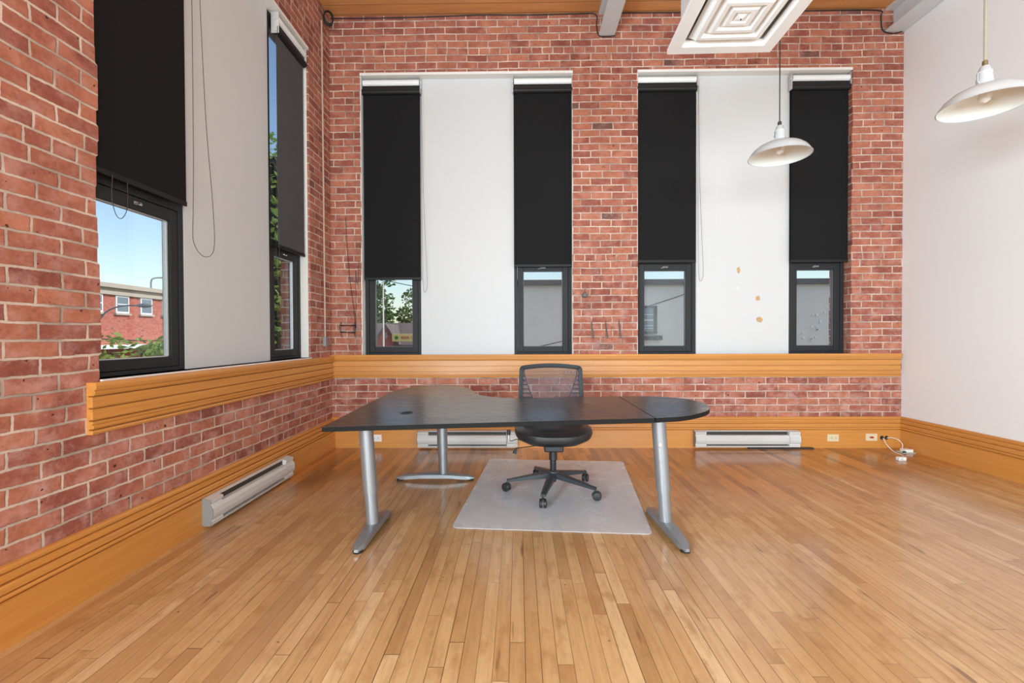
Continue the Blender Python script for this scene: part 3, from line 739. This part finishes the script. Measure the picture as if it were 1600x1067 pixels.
# ------------------------------------------------------------------ heaters
def heater(length, label):
    """local: runs along x from 0 to length, back at y=0, room side -y"""
    t = thing('baseboard_heater', label, 'heater', (0, 0, 0), 'electric baseboard heaters', world=False); ROOT[t.name] = (0, 0, 0)
    prof = [(0, .018), (-.052, .018), (-.056, .040), (-.050, .050), (-.062, .062), (-.068, .085), (-.066, .118), (-.052, .140), (-.048, .147), (-.056, .156), (-.056, .172), (-.010, .183), (0, .183)]
    E_ = .115
    inner = [(0, .018), (-.052, .018), (-.055, .030), (-.03, .032), (-.03, .046), (-.055, .048), (-.062, .062), (-.068, .085), (-.066, .118), (-.052, .138), (-.020, .141), (-.020, .172), (-.030, .174), (-.030, .178), (-.010, .183), (0, .183)]
    MB().prism(inner, 0, E_, length-E_).build('casing', 'heater', t)
    for a, b_ in ((0, E_), (length-E_, length)):
        MB().prism(prof, 0, a+.004, b_-.0005 if a == 0 else b_-.004).build('end_cover', 'heater', t)
    for a in (0, length): 
        MB().prism([(p[0]*1.02-.0, p[1]) for p in prof], 0, a, a+(.004 if a == 0 else -.004)).build('end_plate', 'heater_side' if a == 0 else 'heater', t)
    MB().box((E_+.002, -.026, .142), (length-E_-.002, -.0205, .171)).build('outlet_grille', 'slot', t)
    MB().box((E_+.002, -.034, .033), (length-E_-.002, -.0305, .045)).build('inlet_slot', 'slot', t)
    return t
h = heater(1.03, 'white baseboard heater on the back wall, seen under the desk'); h.location = (-1.045, YB-.048, 0)
h = heater(1.06, 'white baseboard heater on the back wall right of the desk'); h.location = (1.79, YB-.048, .002)
h = heater(1.00, 'white baseboard heater on the left wall, grey end toward the viewer'); h.location = (XL+.048, 2.70, 0); h.rotation_euler = (0, 0, PI/2)
o = MB().box((2.34, YB-.10, .001), (2.99, YB-.055, .012), bev=.002).build('metal_strip', 'slot')
tag(o, 'loose black metal strip on the floor beneath the right heater', 'metal strip')

# ------------------------------------------------------------------ outlets, cables
def outlet(x, z, label, mat, insert, red=False):
    t = thing('wall_outlet', label, 'outlet', (x, YB-.048, z), 'outlets in the back baseboard')
    y = YB-.048
    MB().box((x-.058, y-.006, z-.037), (x+.058, y, z+.037), bev=.003).build('cover_plate', mat, t)
    if red:
        MB().box((x-.012, y-.012, z-.01), (x+.012, y-.005, z+.01), bev=.003).build('red_button', 'red', t)
        for sx in (-1, 1): MB().box((x+sx*.018-.003, y-.0085, z-.006), (x+sx*.018+.003, y-.005, z+.006)).build('jack', 'slot', t)
    else:
        for sx in (-1, 1):
            MB().box((x+sx*.02-.016, y-.0085, z-.015), (x+sx*.02+.016, y-.005, z+.015), bev=.003).build('socket', insert, t)
            mb = MB()
            for dz in (-.006, .006): mb.box((x+sx*.02-.004, y-.0092, z+dz-.0012), (x+sx*.02+.004, y-.008, z+dz+.0012))
            mb.lathe([(.0005, -.0093), (.0028, -.0093), (.0028, -.008)], c=(x+sx*.02+.009, y, z), n=10, cap=True, axis=1)
            mb.build('socket_slots', 'slot', t)
outlet(-1.484, .102, 'white duplex outlet beside the desk\'s left leg', 'wplas', 'wplas')
outlet(3.211, .104, 'ivory duplex outlet between the right heater and the red outlet', 'ivory', 'ivory')
outlet(3.60, .110, 'ivory outlet plate with a red centre button near the right corner', 'ivory', 'ivory', True)
t = thing('cable_grommet', 'pair of round black cable holes in the baseboard by the right corner', 'cable hole', (3.728, YB-.048, .106))
for x in (3.706, 3.752): MB().lathe([(.014, -.003), (.019, -.004), (.021, 0)], c=(x, YB-.048, .106), n=18, cap=True, axis=1).box((x-.005, YB-.0525, .101), (x+.005, YB-.048, .111)).build('hole_ring', 'rubber', t)
o = MB().tube(smoothpath([(3.715, YB-.054, .10), (3.70, 4.62, .05), (3.69, 4.52, .006), (3.67, 4.40, .005), (3.60, 4.30, .005), (3.535, 4.262, .012)], 6), .004, 6).build('network_cable', 'wplas')
tag(o, 'white cable curving from the baseboard hole to the small plug box', 'cable')
o = MB().tube(smoothpath([(3.752, YB-.056, .105), (3.775, 4.65, .115), (3.81, 4.61, .10), (3.83, 4.59, .06), (3.815, 4.575, .022), (3.80, 4.558, .02)], 6), .0035, 6).build('network_cable', 'wplas')
tag(o, 'short white cable arching from the baseboard hole to the box in the corner', 'cable')
t = thing('plug_box', 'small white plug box lying on the floor before the right corner', 'adapter', (3.515, 4.235, 0))
MB().box((3.485, 4.212, 0), (3.555, 4.252, .032), bev=.004).build('body', 'wplas', t)
MB().box((3.495, 4.2105, .008), (3.525, 4.2125, .024)).build('port', 'heater', t)
t = thing('network_switch', 'white electronics box with green board lying in the right corner', 'electronics', (3.77, 4.50, 0))
MB().box((3.74, 4.47, .001), (3.86, 4.56, .006)).build('circuit_board', plain('pale_green_board', (.45, .58, .50), .4), t)
MB().box((3.775, 4.49, .006), (3.855, 4.555, .034), bev=.004).build('housing', 'wplas', t)
MB().box((3.748, 4.476, .006), (3.772, 4.49, .018)).build('connector', 'rubber', t)
MB().lathe([(.001, 0), (.006, 0), (.006, .008)], c=(3.85, 4.53, .034), n=10, cap=True).build('red_button', 'red', t)

# ------------------------------------------------------------------ wall bits
t = thing('electrical_conduit', 'thin pipe running down the corner to a small grey junction box', 'conduit', (XL+.01, 4.55, 1.06))
MB().tube([(XL+.010, 4.535, 4.30), (XL+.010, 4.545, 3.0), (XL+.010, 4.556, 1.15)], .0085, 8).build('pipe', 'conduit', t)
MB().box((XL, 4.525, 1.06), (XL+.03, 4.585, 1.155), bev=.003).build('junction_box', 'box', t)
mb = MB()
for k in range(4):
    mb.tube([(XL+.05+.005*k+.036*math.cos(q), 4.60-.008*k+.025*math.cos(q), 4.36+(.072-.003*k)*math.sin(q)) for q in [2*PI*i/24 for i in range(25)]], .007, 6)
tag(mb.build('cable_coil', 'wire'), 'black coil of cable hung where left wall meets the ceiling', 'cable')
pts = [(XL+.02, YB-.008, 4.455), (-1.5, YB-.008, 4.452), (-.9, YB-.008, 4.458), (-.4, YB-.008, 4.470), (.1, YB-.008, 4.463), (.6, YB-.008, 4.468), (.80, YB-.008, 4.46), (.81, YB-.008, 4.35), (.835, YB-.008, 4.245), (.915, YB-.008, 4.232), (1.0, YB-.008, 4.24)]
tag(MB().tube(smoothpath(pts, 4), .0055, 6).build('cable', 'wire'), 'black cable along the wall top from corner to centre beam', 'cable')
pts = [(1.01, YB-.008, 4.47), (2.0, YB-.008, 4.466), (3.0, YB-.008, 4.466), (3.66, YB-.008, 4.462), (3.70, YB-.008, 4.40), (3.715, YB-.008, 4.27), (3.78, YB-.008, 4.23), (3.86, YB-.008, 4.228), (3.92, YB-.008, 4.25)]
tag(MB().tube(smoothpath(pts, 4), .0055, 6).build('cable', 'wire'), 'black cable along the wall top from centre beam to right beam', 'cable')
# coiled wire hook left of the first window
t = thing('wire_bundle', 'black wires wound round two spikes left of the first back window', 'wire bundle', (-1.78, YB, 1.236))
for dx in (-.072, .07): MB().tube([(-1.782+dx, YB, 1.31), (-1.782+dx-.006, YB-.03, 1.27), (-1.782+dx, YB-.03, 1.20), (-1.782+dx+.004, YB, 1.15)], .005, 6).build('spike', 'iron', t)
mb = MB()
for k in range(3):
    r_ = .003*k; mb.tube([(-1.857+r_, YB-.03, 1.275-r_), (-1.70+r_, YB-.034, 1.268+r_), (-1.697, YB-.034, 1.20-r_), (-1.857, YB-.03, 1.202+r_), (-1.862, YB-.03, 1.27)], .0045, 6)
mb.build('wire_loop', 'wire', t)
MB().tube(smoothpath([(-1.70, YB-.02, 1.25), (-1.72, YB-.01, 1.45), (-1.76, YB-.006, 1.75), (-1.79, YB-.006, 2.15), (-1.80, YB-.004, 2.4)], 5), .0025, 5).build('loose_wire', 'wire', t)
MB().tube(smoothpath([(-1.697, YB-.02, 1.24), (-1.697, YB-.008, 1.6), (-1.70, YB-.006, 1.85), (-1.68, YB-.006, 1.70), (-1.665, YB-.006, 1.95)], 5), .0018, 5).build('loose_wire', 'wire', t)
for i, (x, lab) in enumerate(((.760, 'rusty wall tie left of three, between windows two and three'), (.906, 'rusty wall tie, middle of three in the central brick pier'), (1.044, 'rusty wall tie right of three, beside the third window'))):
    mb = MB().tube(smoothpath([(x-.004, YB, 1.30), (x-.002, YB-.016, 1.27), (x+.004, YB-.02, 1.22), (x+.012, YB-.012, 1.17), (x+.02, YB, 1.13)], 4), .005, 6).tube([(x, YB-.002, 1.33), (x, YB-.003, 1.13)], .003, 6)
    tag(mb.build('wall_tie', 'iron'), lab, 'wall tie', 'iron ties in the central brick pier')
mb = MB(); mb.lathe([(.004, .04), (.012, .036), (.02, .018), (.034, .0), (.03, -.014), (.012, -.022)], c=(.688, YB-.008, 1.575), n=14, cap=True)
for v in mb.bm.verts: v.co.y = YB-.008+(v.co.y-(YB-.008))*.4
mb.tube([(.688, YB-.01, 1.61), (.688, YB-.008, 1.65)], .003, 6)
tag(mb.build('wall_bell', 'iron'), 'small grey iron bell-shaped fitting on the central brick pier', 'fitting')

# ------------------------------------------------------------------ outside
GZ = -3.7
struct(MB().box((-90, YB+WT+.1, GZ-.2), (90, 130, GZ)).box((-90, -40, GZ-.2), (XL-.6, YB+WT+.1, GZ)).build('ground', 'asphalt'))
# grey neighbour
g = thing('neighbour_building', 'plain grey flat-roofed building wall seen through the right three back windows', 'building', (5, 14, GZ))
MB().box((-1.4, 14, GZ), (14, 20, 2.72)).build('wall', 'concrete', g)
MB().box((-1.55, 13.88, 2.70), (14.1, 20.1, 2.86)).build('coping', 'coping', g)
wn = MB(); wn.box((3.15, 13.94, 1.20), (4.22, 14.0, 2.06)); wf = wn.build('window', 'coping', g)
MB().box((3.22, 13.925, 1.27), (4.10, 13.945, 1.98)).build('pane', 'pane', wf)
mb = MB(); mb.box((3.22, 13.91, 1.60), (4.10, 13.93, 1.64)).box((3.64, 13.91, 1.27), (3.68, 13.93, 1.98))
for z in (1.36, 1.44, 1.78): mb.box((3.22, 13.915, z), (4.10, 13.925, z+.02))
mb.build('glazing_bars', 'spacer', wf)
MB().box((3.05, 13.86, 1.02), (4.36, 14.0, 1.15)).build('window_sill', 'coping', g)
for k in range(22):
    x, z = random.uniform(7.8, 9.35), random.uniform(1.0, 1.9)
    if k % 2 == 0: z = random.uniform(1.0, 1.35)
    pts = [(x+random.uniform(.02, .05)*math.cos(2*PI*q/7), z+random.uniform(.02, .07)*math.sin(2*PI*q/7)) for q in range(7)]
    MB().prism(pts, 1, 13.975, 14.001).build('paint_spot', 'white', g)
def wire(a, b_, sag, lab, r=.018): tag(MB().tube(catenary(a, b_, sag), r, 5).build('overhead_wire', 'wire'), lab, 'wire', 'overhead wires outside')
wire((-1.27, 13.99, .55), (2.6, 13.99, 1.36), .12, 'upper of two overhead wires crossing the second back window', .012)
wire((-1.27, 13.99, .44), (2.6, 13.99, 1.18), .12, 'lower of two overhead wires crossing the second back window', .012)
wire((3.9, 13.975, 2.03), (5.5, 13.975, 2.58), .02, 'short overhead wire above the grey building\'s window', .012)
# house with gable and sign
hs = thing('brick_house', 'brick house with brown shingle roof seen through the first back window', 'house', (-10, 40, GZ))
MB().box((-16, 41, GZ), (-4, 48, .4)).build('wall', 'brick_out', hs)
MB().prism([(40.4, .3), (44.5, 2.45), (48.6, .3), (44.5, .1)], 0, -17, -3).build('roof', 'shingle', hs)
MB().prism([(-13.0, -3.7), (-10.7, -3.7), (-10.7, .35), (-11.75, 2.0), (-12.5, 1.2), (-13.0, .3)], 1, 40.0, 44).build('gable', 'brick_out', hs)
MB().prism([(-10.45, .25), (-11.7, 2.28), (-13.2, .25), (-13.05, .2), (-11.72, 2.05), (-10.65, .2)], 1, 39.8, 44).build('gable_roof', 'shingle', hs)
MB().box((-11.80, 39.93, .95), (-11.62, 40.02, 1.45)).build('gable_window', 'cornice', hs)
MB().box((-11.75, 39.90, 1.0), (-11.67, 39.94, 1.4)).build('gable_pane', 'pane', hs)
MB().box((-10.9, 39.4, .1), (-8.2, 41, .42)).build('porch_roof', 'shingle', hs)
MB().box((-10.9, 39.6, -.6), (-8.2, 40.9, .1)).build('porch_fascia', 'yellow', hs)
sg = thing('shop_sign', 'yellow sign board with red lettering on the brick house', 'sign', (-10, 39.2, .5))
MB().box((-10.95, 39.15, .70), (-8.5, 39.3, 1.35), bev=.02).build('sign_board', 'yellow', sg)
MB().box((-10.5, 39.28, .42), (-10.42, 39.36, .8)).box((-9.0, 39.28, .42), (-8.92, 39.36, .8)).build('post', 'coping', sg)
tc = bpy.data.curves.new('lettering', 'FONT'); tc.body = 'BEER S'; tc.size = .34; tc.extrude = .01; tc.align_x = 'CENTER'; tc.align_y = 'CENTER'; tc.materials.append(M['redtxt'])
tmp = bpy.data.objects.new('lettering_curve', tc); tm = bpy.data.meshes.new_from_object(tmp); bpy.data.objects.remove(tmp)
tx = bpy.data.objects.new('lettering', tm); col.objects.link(tx); tx.parent = sg
tx.location = (-9.66-(-10), 39.13-39.2, 1.02-.5); tx.rotation_euler = (PI/2, 0, 0)
mb = MB(); mb.lathe([(.01, 0), (.16, 0), (.16, .02)], c=(-10.55, 39.12, 1.02), n=12, cap=True, axis=1); mb.build('emblem', 'green', sg)
# red brick building across the street on the left
rb_ = thing('street_building', 'two-storey red brick building with tan cornice seen through left window', 'building', (-24, 26, GZ))
MB().box((-32, 12, GZ), (-22, 44, 3.95)).build('wall', 'brick_out', rb_)
MB().box((-32, 11.8, 3.45), (-21.85, 44.2, 3.62)).box((-32, 11.7, 3.82), (-21.7, 44.3, 4.05)).box((-32, 12, 3.62), (-21.92, 44, 3.82)).build('cornice', 'cornice', rb_)
for k in range(11):
    yc = 24.93+(k-4)*1.62
    f_ = MB().box((-22.0, yc-.42, 2.48), (-21.94, yc+.42, 3.44)).build('window', 'white', rb_)
    MB().box((-21.95, yc-.34, 2.58), (-21.92, yc+.34, 3.36)).build('pane', 'pane', f_)
    MB().box((-21.93, yc-.34, 2.94), (-21.90, yc+.34, 2.99)).build('meeting_rail', 'white', f_)
    MB().box((-22.0, yc-.5, 2.38), (-21.86, yc+.5, 2.48)).build('window_sill', 'cornice', rb_)
MB().box((-22, 20, .55), (-20.9, 34, .75)).build('shop_canopy', 'white', rb_)
def lamp(x, y, h_, arm, lab):
    t = thing('street_lamp', lab, 'street lamp', (x, y, GZ))
    MB().tube([(x, y, GZ), (x, y, h_)], [.09, .05], 8).build('pole', 'box', t)
    MB().tube(smoothpath([(x, y, h_-.5), (x+arm*.25, y+.05, h_+.05), (x+arm*.6, y+.1, h_+.28), (x+arm, y+.12, h_+.3)], 5), .03, 6).build('arm', 'box', t)
    MB().lathe([(.01, -.3), (.07, -.2), (.1, .05), (.06, .28), (.01, .33)], c=(x+arm+.25*(1 if arm > 0 else -1), y+.12, h_+.3), n=10, cap=True, axis=0).build('lamp_head', 'box', t)
lamp(-16.6, 17.6, 2.1, 1.6, 'grey cobra-head street lamp before the red brick building')
t = thing('street_lamp', 'curved lamp standing on the brick building roof line', 'street lamp', (-23, 28.2, 4.06))
MB().tube(smoothpath([(-23, 28.2, 4.06), (-23, 28.2, 4.6), (-22.95, 28.35, 4.85), (-22.7, 28.9, 4.95), (-22.5, 29.6, 4.95)], 5), .05, 6).build('pole', 'box', t)
wire((-15, 10, 1.9), (-15, 24, 1.2), .5, 'overhead wire crossing in front of the red brick building', .02)
wire((-10.68, 36, 5.62), (-4, 36, 4.5), .12, 'overhead wire above the brick house', .03)
tag(MB().tube([(-10.74, 36, GZ), (-10.74, 36, 5.7)], [.075, .05], 8).build('utility_pole', 'concrete'), 'pale utility pole at the left of the first back window, before the house', 'pole')
def foliage(mb, c, rad, n, size, squash=1.):
    for _ in range(n):
        while True:
            p = Vector((random.uniform(-1, 1), random.uniform(-1, 1), random.uniform(-1, 1)))
            if p.length < 1: break
        p = p*(p.length**-.3 if p.length > .1 else 1)
        q = Vector(c)+Vector((p.x*rad, p.y*rad, p.z*rad*squash))
        a = Vector((random.gauss(0, 1), random.gauss(0, 1), random.gauss(0, .6))).normalized(); b_ = a.orthogonal().normalized(); b_.rotate(Matrix.Rotation(random.uniform(0, 6.3), 3, a)); s_ = size*random.uniform(.6, 1.3)
        mb.bm.faces.new([mb.bm.verts.new(q+v) for v in (a*s_, b_*s_*.5, -a*s_, -b_*s_*.5)])
def tree(x, y, h_, blobs, lab, mat='leaf', tr=.22, leafs=.16, group='trees outside', density=240, base=GZ):
    t = thing('tree', lab, 'tree', (x, y, base), group)
    mb = MB().tube(smoothpath([(x, y, base), (x+.05, y, base+(h_-base)*.5), (x-.05, y+.05, h_)], 4), [tr*(1-.6*i/8) for i in range(9)], 9)
    for bx_, by_, bz_, br_ in blobs: mb.tube([(x, y, min(h_-.3, bz_-br_*.6)), (bx_, by_, bz_)], [tr*.4, tr*.12], 6)
    mb.build('trunk', 'bark', t)
    mb = MB()
    for bx_, by_, bz_, br_ in blobs: foliage(mb, (bx_, by_, bz_), br_, int(density*br_*br_), leafs)
    mb.build('foliage', mat, t)
# three trees behind the house
def blobs(cx, cy, zs, spread, n, r_):
    return [(cx+random.uniform(-spread, spread), cy+random.uniform(-spread, spread)*.6, random.uniform(*zs), random.uniform(*r_)) for _ in range(n)]
tree(-16.2, 52, 6.5, blobs(-15.7, 52, (1.8, 8.8), 1.0, 16, (.7, 1.3)), 'leafy tree at the left of the first back window, behind the house', density=110, leafs=.24)
tree(-12.9, 57, 5.5, blobs(-12.9, 57, (1.5, 6.2), 1.7, 13, (.7, 1.3)), 'rounder tree on the right, behind the brown shingle roof', density=110, leafs=.24)
tree(-13.2, 15.6, -.2, [(-13.2+random.uniform(-1.2, .8), 15.6+random.uniform(-1.6, 2.0), random.uniform(-1.8, .95), random.uniform(.4, .75)) for _ in range(20)], 'bushy young tree in front of the red brick building', density=260, leafs=.13, mat='leaf2')
tree(-4.9, 9.25, 4.8, [(-4.85+random.uniform(-.6, .5), 9.0+random.uniform(-.8, .5), random.uniform(-.6, 4.5), random.uniform(.35, .7)) for _ in range(12)], 'dark-trunked tree close outside the far left window', density=500, leafs=.085, mat='leaf2', tr=.34)
